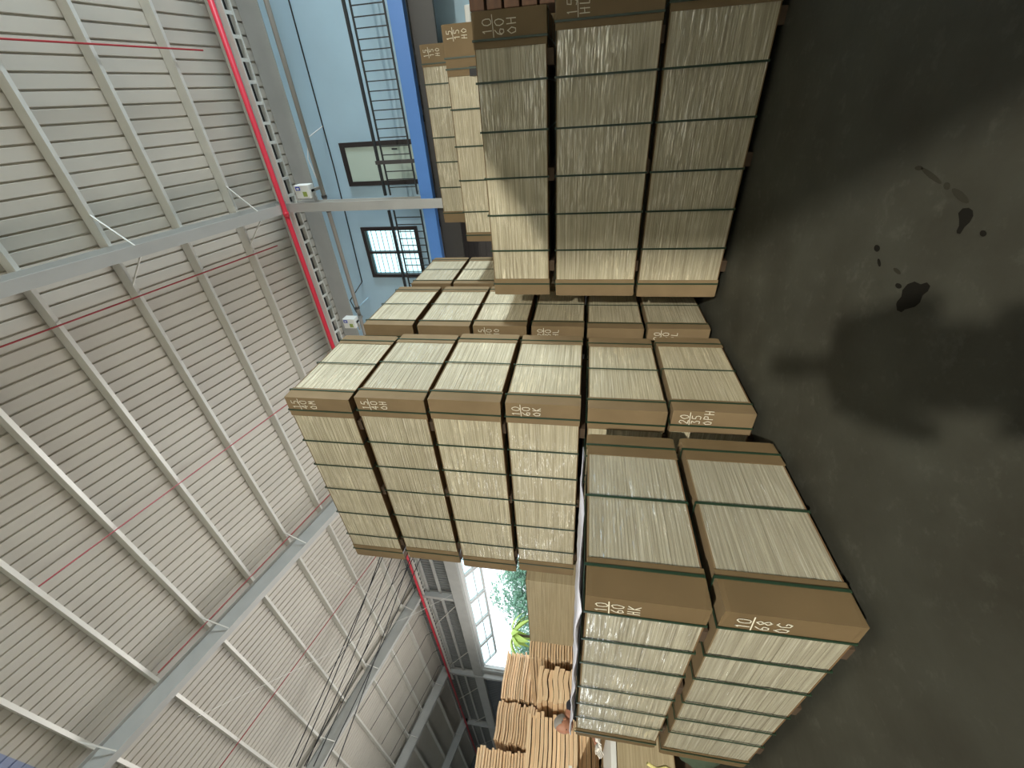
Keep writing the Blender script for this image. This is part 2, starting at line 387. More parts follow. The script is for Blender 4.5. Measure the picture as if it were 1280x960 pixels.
# ------------------------------------------------------------------ east wall
XB, XW = 9.55, 10.6
def wall_holes(nm, m, x0, x1, ya, yb, za, zb, holes):
    ys = sorted({ya, yb, *[h[0] for h in holes], *[h[1] for h in holes]}); zs = sorted({za, zb, *[h[2] for h in holes], *[h[3] for h in holes]})
    mb = MB()
    for i in range(len(ys)-1):
        for j in range(len(zs)-1):
            cy, cz = (ys[i]+ys[i+1])/2, (zs[j]+zs[j+1])/2
            if any(h[0] < cy < h[1] and h[2] < cz < h[3] for h in holes): continue
            mb.box(x0, ys[i], zs[j], x1, ys[i+1], zs[j+1])
    me = mb.mesh(nm, m); bm = bmesh.new(); bm.from_mesh(me); bmesh.ops.remove_doubles(bm, verts=bm.verts, dist=1e-5); bm.to_mesh(me); bm.free()
    return structure(link(nm, me))
wall_holes('wall_east', M['bluewall'], XW, XW+.2, -14, 10.6, FLOOR, 8.85, [(2.66, 3.90, 5.86, 7.31), (-12.5, -8.2, FLOOR, 3.8)])
# grey band on the wall top: the eave's shade put into its colour
structure(MB().box(XW-.03, -14, 8.36, XW, 10.6, 8.84).obj('eave_shade_band', M['steel']))
structure(MB().box(9.75, 10.6, FLOOR, 10.8, 10.8, 8.75).obj('trim_2', M['bluewall']))
# mezzanine: slab, blue edge beam, dark steel below
mez = structure(empty('trim_3', (0, 0, 0)))
MB().box(9.62, -14, 4.95, XW, 10.6, 5.08).obj('walkway_slab', M['steel'], mez)
MB().box(9.45, -14, 4.84, 9.62, 10.6, 5.12).obj('edge_beam', M['bluebeam'], mez)
MB().box(9.66, -14, 4.35, 9.74, 10.6, 4.84).obj('under_beam', M['darksteel'], mez)
for yy in (-8, -3.6, 0.2, 2.3, 6.5): MB().box(9.74, yy, 4.5, XW, yy+.12, 4.95).obj('joist', M['darksteel'], mez)
# door on the walkway, window
d = structure(empty('door_1', (0, 0, 0)))
MB().box(XW-.06, .66, 5.1, XW, .76, 7.36).obj('frame_post', M['darkframe'], d); MB().box(XW-.06, 1.5, 5.1, XW, 1.6, 7.36).obj('frame_post', M['darkframe'], d)
MB().box(XW-.06, .76, 7.24, XW, 1.5, 7.36).obj('frame_head', M['darkframe'], d)
MB().box(XW-.04, .76, 5.1, XW-.01, 1.5, 7.24).obj('door_panel', M['doorpane'], d)
hd = MB().box(XW-.09, .82, 6.0, XW-.04, .85, 6.03); hd.box(XW-.11, .82, 5.9, XW-.09, .85, 6.03); hd.obj('handle', M['black'], d)
wd = structure(empty('window_1', (0, 0, 0)))
y0, y1, z0, z1 = 2.6, 3.96, 5.8, 7.37; t = .09
for (a, b, c, e) in ((y0, y0+t, z0, z1), (y1-t, y1, z0, z1)): MB().box(XW-.05, a, c, XW+.08, b, e).obj('frame_side', M['darkframe'], wd)
for (c, e) in ((z0, z0+t), (z1-t, z1)): MB().box(XW-.05, y0+t, c, XW+.08, y1-t, e).obj('frame_rail', M['darkframe'], wd)
MB().box(XW-.04, 3.245, z0+t, XW+.07, 3.30, z1-t).obj('mullion', M['darkframe'], wd)
for a, b in ((2.69, 3.245), (3.30, 3.87)):
    MB().box(XW+.02, a, z0+t, XW+.026, b, z1-t).obj('pane', M['glass'], wd)
    for q in range(1, 10):
        zz = z0+t+(z1-z0-2*t)*q/10; MB().box(XW+.04, a, zz-.006, XW+.052, b, zz+.006).obj('grille_bar', M['black'], wd)
# railing
def railing(ya, yb, label, posts):
    r = empty('railing'); tag(r, label, 'railing', 'walkway railings'); x = 9.53
    MB().box(x-.03, ya, 5.95, x+.03, yb, 6.0).obj('top_rail', M['black'], r)
    MB().box(x-.015, ya, 5.84, x+.015, yb, 5.87).obj('upper_rail', M['black'], r)
    MB().box(x-.015, ya, 5.2, x+.015, yb, 5.23).obj('bottom_rail', M['black'], r)
    bal = MB().box(x-.009, -.009, 5.23, x+.009, .009, 5.84).mesh('baluster', M['black'])
    n = int((yb-ya)/.157)
    for i in range(1, n):
        o = link('baluster', bal, r); o.location.y = ya+(yb-ya)*i/n
    for p in posts: MB().box(x-.04, p-.035, 5.12, x+.04, p+.035, 6.03).obj('post', M['darksteel'], r)
railing(-6.0, 1.66, 'black walkway railing on the blue beam in front of the pale door', [-5.96, -2.6, 1.0])
railing(1.98, 8.4, 'black walkway railing on the blue beam in front of the barred window', [4.95, 8.36])
# columns of the east side
for i, cy in enumerate(RAFTERS):
    c = empty('column', (0, 0, 0)); c['kind'] = 'structure'
    for xx in (9.42, 9.72): MB().box(xx, cy-.1, 6.96 if 18 < cy < 20 else FLOOR, xx+.02, cy+.1, 8.72).obj('flange', M['steel'], c)
    MB().box(9.44, cy-.006, 6.96 if 18 < cy < 20 else FLOOR, 9.72, cy+.006, 8.72).obj('web', M['steel'], c)
# pipe and cable on the wall
gp = empty('wall_pipe'); tag(gp, 'thick grey pipe running level in front of the blue wall under the eave', 'pipe')
MB().tube([(9.9, -13.8, 7.72), (9.9, 10.4, 7.72)], .05, 12).obj('pipe', M['greypipe'], gp, True)
for yy in (-9, -4.4, 1.70, 2.02, 4.6): MB().tube([(9.9, yy-.03, 7.72), (9.9, yy+.03, 7.72)], .062, 12).obj('clamp', M['darksteel'], gp)
for yy in (-9, -4.4, 4.6): MB().box(9.94, yy-.012, 7.70, 10.6, yy+.012, 7.73).obj('bracket', M['bluewall'], gp)
cb = [(XW-.02, -13.8, 7.6), (XW-.02, 1.2, 7.66), (XW-.02, 4.1, 7.76), (XW-.03, 4.15, 7.8), (9.95, 4.4, 7.9), (9.9, 4.75, 7.78)]
tag(MB().tube(cb, .014, 6).obj('wall_cable', M['cable']), 'thin black cable fixed along the blue wall below the grey pipe', 'cable')
tag(MB().tube([(XW-.02, .3, 7.66), (10.2, .5, 7.9), (9.98, .9, 7.9), (9.9, 1.3, 7.78)], .012, 6).obj('loop_cable', M['white']), 'white cable looping from the wall cable to the grey pipe', 'cable')
# white boxes beside the column heads
def jbox(y, label, z=7.75):
    b = empty('junction_box', (9.52, y, z)); tag(b, label, 'box', 'white electrical boxes')
    bevel(MB().box(-.12, -.14, 0, .12, .14, .34).obj('case', M['whiteplastic'], b), .01)
    MB().box(-.127, -.11, .20, -.121, -.03, .31).obj('blue_print', M['logoblue'], b, label='small blue square print')
    MB().box(-.128, -.085, .225, -.1275, -.05, .285).obj('print_centre', M['whiteplastic'], b, label='white middle of the blue print')
    MB().box(-.127, .0, .06, -.121, .1, .16).obj('green_print', M['logogreen'], b, label='olive print patch')
    MB().box(-.02, -.03, 0.0, .36, .03, .08).obj('bracket', M['greypipe'], b)
    MB().box(-.02, .03, -.05, .02, .232, -.01).obj('arm', M['greypipe'], b)
jbox(1.5, 'white box with blue print beside the head of the grey column')
jbox(4.85, 'white box with blue print above the tallest plywood tower', 7.62)
# under the walkway: dark shutter and a white lamp
dd = structure(empty('door_2', (0, 0, 0)))
slat = MB().box(XW-.06, -.9, 0, XW-.02, 8.0, .15).mesh('slat', M['darkdoor'])
for i in range(31):
    o = link('slat', slat, dd); o.location.z = FLOOR+.01+.156*i
wl = empty('wall_lamp', (XW, -1.35, 3.85)); tag(wl, 'white wall lamp on the light blue wall under the walkway', 'lamp')
bevel(MB().box(-.14, -.16, 0, 0, .16, .12).obj('housing', M['whiteplastic'], wl), .02)
MB().tube([(-.07, 0, 0), (-.07, 0, -.16)], [.07, .09], 12).obj('lens', M['glass'], wl)

# ------------------------------------------------------------------ far east side: opening, grey sheets
XG = 9.76
def ribbed(nm, ya, yb, za, zb, m, parent, pitch=.2):
    n = max(1, round((yb-ya)/pitch)); p = (yb-ya)/n; prof = []
    for k in range(n):
        y = ya+k*p; prof += [(XG+.03, y), (XG+.03, y+p*.7), (XG, y+p*.78), (XG, y+p*.92)]
    prof.append((XG+.03, yb))
    mb = MB(); k = len(prof)
    for z in (za, zb):
        for x, y in prof: mb.v.append((x, y, z))
    for i in range(k-1): mb.f.append((i, i+1, k+i+1, k+i))
    return mb.obj(nm, m, parent)
we = structure(empty('wall_north_east', (0, 0, 0)))
yy = 10.8
while yy < 45.9:
    y2 = min(yy+1.0, 46)
    ribbed('wall_sheet', yy, y2, 6.9, 9.05, M['greysheet'], we)
    if y2 <= 13.01 or yy >= 27.4: ribbed('wall_sheet', yy, y2, FLOOR, 6.9, M['darksheet'], we)
    elif yy < 27.4: ribbed('wall_sheet', yy, y2, FLOOR, 1.0, M['darksheet'], we)
    yy += 1.0
MB().box(9.5, 10.8, 6.42, 9.74, 46, 6.96).obj('girt_beam', M['steel'], we)
MB().box(9.6, 27.3, FLOOR, 9.82, 27.6, 6.42).obj('jamb_post', M['steel'], we)
for zz in (7.6, 8.2): MB().box(9.66, 10.8, zz, 9.74, 46, zz+.12).obj('girt', M['steel'], we)
for zz in (1.5, 3.2, 4.9): MB().box(9.66, 27.6, zz, 9.74, 46, zz+.1).obj('girt', M['steel'], we)
for k in range(5): MB().bar((9.62, 20.2+k*5, 7.0), (9.62, 22.6+k*5, 8.5), .03).obj('wall_brace', M['galv'], we)
w2 = structure(empty('window_2', (0, 0, 0)))
MB().box(9.7, 13, 6.3, 9.86, 27.3, 6.42).obj('frame_head', M['white'], w2); MB().box(9.7, 13, .94, 9.86, 27.3, 1.04).obj('frame_sill', M['white'], w2)
MB().box(9.7, 27.18, 1.04, 9.86, 27.3, 6.3).obj('frame_side', M['white'], w2); MB().box(9.7, 13, 1.04, 9.86, 13.12, 6.3).obj('frame_side', M['white'], w2)
# top-hung sashes pushed outwards, 2.3 m each
for k in range(6):
    a = 13.2+k*2.33; s = empty('open_sash'); s.parent = w2
    top, bot = (9.84, 6.3), (10.55, 5.75)
    for q in (a, a+2.2): MB().bar((top[0], q, top[1]), (bot[0], q, bot[1]), .10).obj('sash_bar', M['white'], s)
    MB().bar((bot[0], a, bot[1]), (bot[0], a+2.2, bot[1]), .10).obj('sash_bar', M['white'], s)
    MB().bar(((top[0]+bot[0])/2, a, (top[1]+bot[1])/2), ((top[0]+bot[0])/2, a+2.2, (top[1]+bot[1])/2), .04).obj('sash_bar', M['white'], s)
    mb = MB(); mb.v = [(top[0], a, top[1]), (top[0], a+2.2, top[1]), (bot[0], a+2.2, bot[1]), (bot[0], a, bot[1])]; mb.f = [(0, 1, 2, 3)]
    mb.obj('pane', M['glass'], s)
# north end wall, south wall with clerestory, west side with wide openings

def wall_y(nm, m, y0, y1, xa, xb, za, zb, holes):
    xs = sorted({xa, xb, *[h[0] for h in holes], *[h[1] for h in holes]}); zs = sorted({za, zb, *[h[2] for h in holes], *[h[3] for h in holes]}); mb = MB()
    for i in range(len(xs)-1):
        for j in range(len(zs)-1):
            cx, cz = (xs[i]+xs[i+1])/2, (zs[j]+zs[j+1])/2
            if any(h[0] < cx < h[1] and h[2] < cz < h[3] for h in holes): continue
            mb.box(xs[i], y0, zs[j], xs[i+1], y1, zs[j+1])
    me = mb.mesh(nm, m); bm = bmesh.new(); bm.from_mesh(me); bmesh.ops.remove_doubles(bm, verts=bm.verts, dist=1e-5); bm.to_mesh(me); bm.free()
    return structure(link(nm, me))
wall_y('wall_north', M['darksheet'], 46, 46.2, -17, 10.9, FLOOR, 12.3, [(-16.6, -1, FLOOR, 6.5)])
wall_y('wall_south', M['greysheet'], -14.2, -14, -17, 10.9, FLOOR, 12.3, [(6.2, 9.0, 5.0, 6.8)])
ww = structure(empty('wall_west', (0, 0, 0)))
MB().box(-17.2, -14, 4.5, -17, 46, 9.05).obj('wall_panel', M['greysheet'], ww)
MB().box(-17.2, -14, FLOOR, -17, 22, 4.5).obj('wall_panel', M['greysheet'], ww)
MB().box(-17.2, 28, FLOOR, -17, 32, 4.5).obj('wall_panel', M['greysheet'], ww)

# ------------------------------------------------------------------ the hanging lamp that throws the warm light
lp = empty('high_bay_lamp', tuple(LAMP)); tag(lp, 'round warm high bay lamp hanging behind the camera from the roof', 'lamp')
MB().tube([(0, 0, .18), (0, 0, .3), (0, 0, .5)], [.5, .42, .16], 24).obj('housing', M['steel'], lp, True)
MB().tube([(0, 0, .5), (0, 0, 2.55)], .012, 6).obj('rod', M['steel'], lp)
ll = bpy.data.lights.new('lamp_light', 'AREA'); ll.shape = 'DISK'; ll.size = 0.62; ll.energy = 10800; ll.color = (1.0, 0.965, 0.84)
lo = bpy.data.objects.new('lamp_light', ll); COL.objects.link(lo); lo.location = (LAMP.x, LAMP.y, LAMP.z+.1)

# ------------------------------------------------------------------ plywood packs
STROKES = {
 '0': [[(.3, 1), (.05, .8), (0, .45), (.12, .08), (.35, 0), (.55, .2), (.6, .6), (.5, .92), (.3, 1)]],
 '1': [[(.15, .8), (.32, 1), (.32, 0)]],
 '2': [[(.02, .78), (.2, 1), (.5, .9), (.52, .62), (.05, .02), (.6, .04)]],
 '3': [[(.05, .95), (.5, .95), (.25, .58), (.55, .4), (.45, .05), (.05, .02)]],
 '4': [[(.4, 0), (.42, 1), (0, .35), (.6, .35)]],
 '5': [[(.55, 1), (.1, .98), (.08, .58), (.45, .56), (.55, .25), (.35, 0), (.02, .06)]],
 '6': [[(.5, 1), (.15, .7), (.02, .3), (.2, 0), (.5, .08), (.52, .38), (.28, .5), (.05, .3)]],
 '8': [[(.3, .5), (.05, .75), (.3, 1), (.52, .75), (.05, .25), (.3, 0), (.55, .25), (.3, .5)]],
 'G': [[(.5, .85), (.3, 1), (.04, .6), (.1, .1), (.4, 0), (.56, .35), (.3, .4)]],
 'N': [[(.05, 0), (.08, 1), (.5, 0), (.52, 1)]],
 'H': [[(.05, 0), (.08, 1)], [(.5, 0), (.52, 1)], [(.06, .5), (.52, .54)]],
 'O': [[(.3, .95), (.04, .6), (.12, .1), (.45, .05), (.58, .5), (.3, .95)]],
 'P': [[(.05, 0), (.1, 1), (.5, .9), (.5, .55), (.08, .5)]],
 'L': [[(.08, 1), (.05, .03), (.55, .0)]],
 'K': [[(.06, 0), (.08, 1)], [(.52, .98), (.08, .48), (.55, .0)]],
 'U': [[(.05, 1), (.08, .15), (.35, 0), (.5, .2), (.52, 1)]],
 'M': [[(.02, 0), (.08, 1), (.3, .4), (.5, 1), (.58, 0)]],
}
def chalk(lines, parent, face, x, y, ztop, hgt, bar=True):
    """writing on a vertical face; face 'x': plane x = const, letters advance towards -y; face 'y': plane y = const, letters advance towards +x"""
    mb = MB(); rr = random.Random(sum(map(ord, ''.join(lines))))
    def seg(p, q):
        d = Vector((q[0]-p[0], q[1]-p[1])); L = d.length or 1e-6; n = Vector((-d.y, d.x))/L*.0034; d = d/L*.002
        pts = [(p[0]-d.x+n.x, p[1]-d.y+n.y), (q[0]+d.x+n.x, q[1]+d.y+n.y), (q[0]+d.x-n.x, q[1]+d.y-n.y), (p[0]-d.x-n.x, p[1]-d.y-n.y)]
        i = len(mb.v)
        for a, b in pts: mb.v.append((x, y-a, b) if face == 'x' else (x+a, y, b))
        mb.f.append((i, i+1, i+2, i+3))
    z = ztop
    for li, s in enumerate(lines):
        cx = rr.uniform(0, .01)
        for ch in s:
            for st in STROKES[ch]:
                P = [(cx+a*hgt*.9+rr.uniform(-.003, .003), z-hgt+b*hgt+rr.uniform(-.003, .003)) for a, b in st]
                for i in range(len(P)-1): seg(P[i], P[i+1])
            cx += hgt*.78
        z -= hgt*1.35
        if li == 0 and bar:
            seg((-.01, z+hgt*.17), (hgt*1.75, z+hgt*.27))
    mb.obj('chalk_mark', M['chalk'], parent, kind='stuff')

def ring(axis, at, a0, a1, z0, z1, m, parent, wd=.019, t=.004):
    """a strap: one closed loop round the pack, in the plane axis = at"""
    mb = MB(); o = [(a0-t, z0-t), (a1+t, z0-t), (a1+t, z1+t), (a0-t, z1+t)]; i = [(a0, z0), (a1, z0), (a1, z1), (a0, z1)]
    for s in (-wd/2, wd/2):
        for p, q in o+i: mb.v.append((p, at+s, q) if axis == 'y' else (at+s, p, q))
    for k in range(4):
        j = (k+1) % 4
        mb.f += [(k, j, j+4, k+4), (8+k, 12+k, 12+j, 8+j), (k, 8+k, 8+j, j), (4+k, 4+j, 12+j, 12+k)]
    return mb.obj('strap', m, parent)

def pack(x0, y0, z0, x1, y1, z1, label, group, skid=.05, wx=(.30, .20), wy=(.27, .24), ystraps=None, xstraps=None, film=True,
         cards=True, text=None, tx=None, seed=0, visible=True, mat_='ply', straps=True, card='card'):
    """pack of plywood sheets between z0 and z1; skids below it reach down by skid"""
    rr = random.Random(seed*13+5)
    r = empty('plywood_pack', (0, 0, 0)); tag(r, label, 'plywood pack', group)
    o_ = Vector(((x0+x1)/2, (y0+y1)/2, z0-skid))
    r.location = o_
    def L(mb): mb.v = [(a-o_.x, b-o_.y, c-o_.z) for a, b, c in mb.v]; return mb
    n = max(6, int((z1-z0-.02)/.0215)) if visible else 6
    mb = MB(); h = (z1-z0-.016)/n
    for k in range(n):
        j = [rr.uniform(-.002, .002) for _ in range(4)]; za = z0+.008+k*h
        mb.box(x0+j[0], y0+j[1], za, x1+j[2], y1+j[3], za+h*(.94 if visible else 1))
    mb.box(x0+.006, y0+.006, z0+.006, x1-.006, y1-.006, z1-.006)
    L(mb).obj('plywood_sheets', M[mat_], r, kind='stuff')
    L(MB().box(x0-.003, y0-.003, z0, x1+.003, y1+.003, z0+.008)).obj('base_board', M['cardin'], r)
    L(MB().box(x0-.003, y0-.003, z1-.008, x1+.003, y1+.003, z1)).obj('top_board', M['card'], r)
    if skid > .01:
        for q in ((y0+.28), ((y0+y1)/2-.06), (y1-.40)):
            L(MB().box(x0+.02, q, z0-skid, x1-.02, q+.12, z0)).obj('skid', M['skid'], r)
    c0 = None
    if cards:
        t = .005; off = .007; zb, zt = z0-.004, z1+.004
        def corner(cx, cy, sx, sy, ax, ay):
            # L-shaped wrap: sx,sy = outward signs, ax, ay = leg lengths
            ox, oy = cx+sx*(off+rr.uniform(0, .003)), cy+sy*(off+rr.uniform(0, .003))
            P = [(ox-sx*ax, oy), (ox, oy), (ox, oy-sy*ay), (ox-sx*t, oy-sy*ay), (ox-sx*t, oy-sy*t), (ox-sx*ax, oy-sy*t)]
            q = [rr.uniform(-.006, .006) for _ in P]; mb = MB(); k = len(P)
            for z in (zb, zb+.03, zt-.03, zt):
                for i, (a, b) in enumerate(P):
                    pinch = 0.004 if z in (zb, zt) and i in (1, 4) else 0
                    mb.v.append((a-sx*pinch, b-sy*pinch, z+(q[i] if z in (zb, zt) else 0)))
            for l in range(3):
                for i in range(k):
                    j = (i+1) % k; mb.f.append((l*k+i, l*k+j, (l+1)*k+j, (l+1)*k+i))
            mb.f.append(tuple(reversed(range(k)))); mb.f.append(tuple(3*k+i for i in range(k)))
            return L(mb).obj('carton_corner', M[card], r)
        c0 = corner(x0, y0, -1, -1, wx[0], wy[0]); corner(x1, y0, 1, -1, wx[1], wy[0]); c1 = corner(x0, y1, -1, 1, wx[0], wy[1])
        if visible: corner(x1, y1, 1, 1, wx[1], wy[1])
    e = .0005
    if visible and straps:
        if ystraps is None: ystraps = [y0+wy[0]*.62, y1-wy[1]*.62]+[y0+(y1-y0)*(k+1)/6 for k in range(5)]
        if xstraps is None: xstraps = [x0+wx[0]*.72, x1-wx[1]*.62, (x0+x1)/2]
        for q in ystraps:
            oo = ring('y', 0, x0-e-.012, x1+e+.012, z0-.004, z1+.012, M['strap'], r, wd=.017); oo.data.transform(Matrix.Translation((-o_.x, q-o_.y, -o_.z)))
        for q in xstraps:
            oo = ring('x', 0, y0-e-.012, y1+e+.012, z0-.002, z1+.016, M['strap'], r, wd=.017); oo.data.transform(Matrix.Translation((q-o_.x, -o_.y, -o_.z)))
    if film and visible:
        mb = MB(); ee = .0035; mb.extrude([(x0-ee, y0-ee), (x1+ee, y0-ee), (x1+ee, y1+ee), (x0-ee, y1+ee)], 'z', z0+.01, z1-.01)
        mb.f = mb.f[:4]
        L(mb).obj('stretch_film', M['film'], r)
    if text and c0:
        fc, px_, py_, zt, hg, lines = text
        n0 = len(bpy.data.objects)
        chalk(lines, c1 if fc == 'x1' else c0, fc[0], px_-o_.x, py_-o_.y, zt-o_.z, hg)
    return r

ORD = ['top', 'second from the top', 'third from the top', 'fourth from the top', 'fifth from the top', 'sixth from the top']
# --- tallest tower (six packs), its corner nearest the camera
mz = [(0, .660), (.712, 1.388), (1.466, 2.150), (2.205, 2.896), (2.956, 3.668), (3.734, 4.433)]
moff = [(2.975, 2.32), (2.98, 2.345), (2.975, 2.325), (2.965, 2.315), (2.975, 2.345), (2.955, 2.37)]
mtext = {0: ('20', '35', 'OPH'), 2: ('10', '60', 'OK'), 4: ('15', '40', 'OH'), 5: ('15', '40', 'OM')}
prev = FLOOR
mlab = {0: 'bottom pack of the tallest tower, chalked 20 over 35', 1: 'pack without chalk marks, second from the floor in the tallest tower',
        2: 'pack chalked 10 over 60, level with the eye in the tallest tower', 3: 'pack with a blank carton, third from the top of the tallest tower',
        4: 'pack directly under the top one of the tallest tower, chalked 15 over 40', 5: 'topmost pack of the tallest plywood tower, reaching towards the roof purlins'}
for i, (a, b) in enumerate(mz):
    x, y = moff[i]; yl = 5.05+.04*(i % 2)
    t = mtext.get(i); hg = .105 if i < 5 else .1
    pack(x, y, a, x+1.30, yl, b, mlab[i], 'tallest plywood tower', skid=a-prev, wx=(.17, .2), wy=(.24, .24), seed=i+1,
         ystraps=[y+.15, y+.58, y+.95, y+1.35, y+1.8, y+2.25, yl-.15], text=('x', x-.0125, y+.130, b-.06, .072, t) if t else None)
    prev = b+.022
# --- second tower behind it
prev = FLOOR
btext = {5: None, 3: ('15', '40', 'NO'), 2: ('20', '30', 'HL'), 0: ('20', '30', 'PL')}
btext[3] = ('15', '40', 'HO')
blab = {5: 'topmost pack of the tower just behind the tallest one', 4: 'pack second from the top of the tower just behind the tallest one', 3: 'pack half in shade, chalked 15, in the tower behind the tallest one',
        2: 'shaded pack chalked 20 over 30 with HL, behind the tallest tower', 1: 'shaded pack with blank carton second from the floor behind the tallest tower', 0: 'floor-level pack chalked 20 over 30 with PL, behind the tallest tower'}
bz = [(0, .69), (.745, 1.40), (1.455, 2.10), (2.17, 2.85), (2.9, 3.59), (3.68, 4.36)]
for i, (a, b) in enumerate(bz):
    x = 4.60+[0, .03, .05, .0, -.02, .0][i]; y = 2.37+[0, .02, .02, .0, .0, .01][i]
    t = btext.get(i)
    pack(x, y, a, x+1.30, 5.05, b, blab[i], 'plywood tower behind the tallest', skid=a-prev, wx=(.17, .2), wy=(.26, .24), seed=i+11,
         text=('x', x-.0125, y+.14, b-.07, .072, t) if t else None)
    prev = b+.022
# --- third tower
prev = FLOOR
for i in range(6):
    a, b = i*.735, i*.735+.68
    lab = {5: 'topmost pack of the farthest tower, below the barred window', 4: 'pack under the topmost one of the farthest tower, half hidden by other packs'}.get(i, 'pack hidden low in the farthest plywood tower, number %s' % ORD[5-i])
    pack(6.36, 2.50, a, 7.68, 5.05, b, lab, 'farthest plywood tower', skid=a-prev, wx=(.17, .2), wy=(.24, .24), seed=i+21, visible=i > 2)
    prev = b+.022
# --- right-hand stack of three, long side to the camera
rzs = [(0.0, .855), (.905, 1.80), (1.885, 2.544)]
rlab = ['bottom pack of the three-high stack beside the dark floor', 'middle pack of the three-high stack, its right half in brown shadow', 'top pack of the three-high stack, chalked 10 over 60']
rtext = [('15', 'HL'), ('15', 'HL'), ('10', '60', 'OH')]
ry0 = [-.75, -.70, -.62]
prev = FLOOR
for i, (a, b) in enumerate(rzs):
    t = rtext[i]
    pack(4.74, ry0[i], a, 6.02, 2.01-.01*i, b, rlab[i], 'three-high plywood stack', skid=a-prev, wx=(.2, .2), wy=(.26, .20), seed=i+31, film=True,
         ystraps=[ry0[i]+.19, -.12, .28, .70, 1.07, 1.46, 1.86], text=('x', 4.74-.0125, ry0[i]+.165, b-.09, .082, t) if i > 0 else None)
    prev = b+.022
# --- two rows behind that stack
prev = FLOOR
for i, (a, b) in enumerate([(0, .67), (.73, 1.40), (1.46, 2.13), (2.19, 2.86), (2.92, 3.33)]):
    lab = ['floor pack', 'second pack', 'third pack', 'pack with the cardboard flap sticking out', 'thin top pack'][i]+' of the yellow-lit stack behind the three-high stack'
    t = ('15', '15', 'HO') if i == 4 else None
    pk = pack(6.5, -.77, a, 7.75, 2.16 if i < 4 else 1.84, b, lab, 'yellow-lit stack behind', skid=a-prev, wx=(.2, .2), wy=(.52, .14) if i == 4 else (.2, .4), seed=i+41, visible=i > 2,
         text=('x', 6.5-.0125, -.62, b-.05, .07, t) if t else None)
    prev = b+.022
hh = MB().box(6.484, -.35, 2.93, 6.496, -.25, 3.03).obj('hand_hole', M['cable'], pk, label='dark square hole in the carton'); hh.matrix_parent_inverse = Matrix.Translation(-Vector(pk.location))
prev = FLOOR
for i, (a, b) in enumerate([(0, .67), (.73, 1.40), (1.46, 2.13), (2.19, 2.86), (2.92, 3.67), (3.72, 4.12)]):
    lab = ['floor pack', 'second pack', 'third pack', 'fourth pack', 'fifth pack', 'thin top pack'][i]+' of the farthest stack under the blue walkway beam'
    t = ('15', '15', 'HO') if i == 5 else None
    pack(7.9, -.73, a, 9.15, 1.88 if i == 5 else 1.2, b, lab, 'stack under the walkway beam', skid=a-prev, wx=(.2, .2), wy=(.28, .2), seed=i+51, visible=i > 3, ystraps=[-.50, -.24, .08, .50, .87, 1.28, 1.72],
         text=('x', 7.9-.0125, -.58, b-.05, .07, t) if t else None)
    prev = b+.022
# --- nearest stack, two high, front left
p1 = pack(1.25, 2.30, 0, 2.58, 4.70, .669, 'bottom pack of the nearest two-high stack, chalked 10 over 68', 'nearest two-high stack', skid=.06, wx=(.24, .23), wy=(.17, .16), seed=61, mat_='plydim', card='carddim',
     ystraps=[2.455, 2.80, 3.14, 3.54, 3.86, 4.15, 4.58], xstraps=[1.43, 1.95, 2.46], text=('x', 1.25-.0125, 2.30+.135, .60, .072, ('10', '68', 'OG')))
p2 = pack(1.25, 2.31, .737, 2.58, 4.60, 1.389, 'upper pack of the nearest two-high stack under a loose plastic sheet, chalked 10', 'nearest two-high stack', skid=.045, wx=(.24, .23), wy=(.17, .16), seed=62, mat_='plydim', card='carddim',
     ystraps=[2.465, 2.80, 3.14, 3.54, 3.86, 4.15, 4.50], xstraps=[1.43, 1.95, 2.46], text=('x', 1.25-.0125, 2.31+.135, 1.34, .066, ('10', '60', 'HK')))
# loose plastic sheet on that stack
mb = MB(); nx, ny = 10, 22; rr = random.Random(3)
for j in range(ny+1):
    for i in range(nx+1):
        x = 1.225+1.36*i/nx; y = 2.45+2.13*j/ny
        z = 1.424+rr.uniform(0, .012)+(.025*abs(math.sin(j*.55)) if i == 0 else 0.01*math.sin(j*.9+i))
        if i == 0: z -= .006
        mb.v.append((x, y, z))
for j in range(ny):
    for i in range(nx):
        a = j*(nx+1)+i; mb.f.append((a, a+1, a+nx+2, a+nx+1))
ps = mb.obj('plastic_sheet', M['milky'], smooth=True); tag(ps, 'milky plastic sheet lying loose on top of the nearest stack', 'plastic sheet')
sm = ps.modifiers.new('thick', 'SOLIDIFY'); sm.thickness = .008; sm.offset = -1
# --- plain pack of bare sheets left of the tallest tower
prev = FLOOR
for i, (a, b) in enumerate([(0, .67), (.70, 1.38), (1.41, 2.09)]):
    pack(2.99, 5.33, a, 4.28, 7.08, b, ['lowest pack', 'middle pack', 'top pack'][i]+' of the bare unwrapped plywood beside the bright opening', 'bare plywood packs', skid=a-prev, seed=i+71, film=False, cards=False,
         straps=False, mat_='plyplain', visible=i > 0)
    prev = b+.022
# --- tower behind the camera whose shade falls over the right half of the view
prev = FLOOR
for i, (a, b) in enumerate(mz):
    pack(-2.3, -4.85, a, -1.0, -2.25, b, 'pack of the tower standing behind the camera, '+ORD[5-i], 'tower behind the camera', skid=a-prev, seed=i+81, visible=False)
    prev = b+.022
prev = FLOOR  # --- unseen stack added to block the south light from the low packs
for i, (a, b) in enumerate([(0, .669), (.703, 1.395), (1.466, 2.162), (2.199, 2.906), (2.948, 3.38)]):
    pack(5.1, -6.2, a, 7.6, -5.0, b, 'pack of the long added light-blocking stack right of the camera, '+ORD[4-i], 'long added light-blocking stack', skid=a-prev, seed=i+91, visible=False)
    prev = b+.022

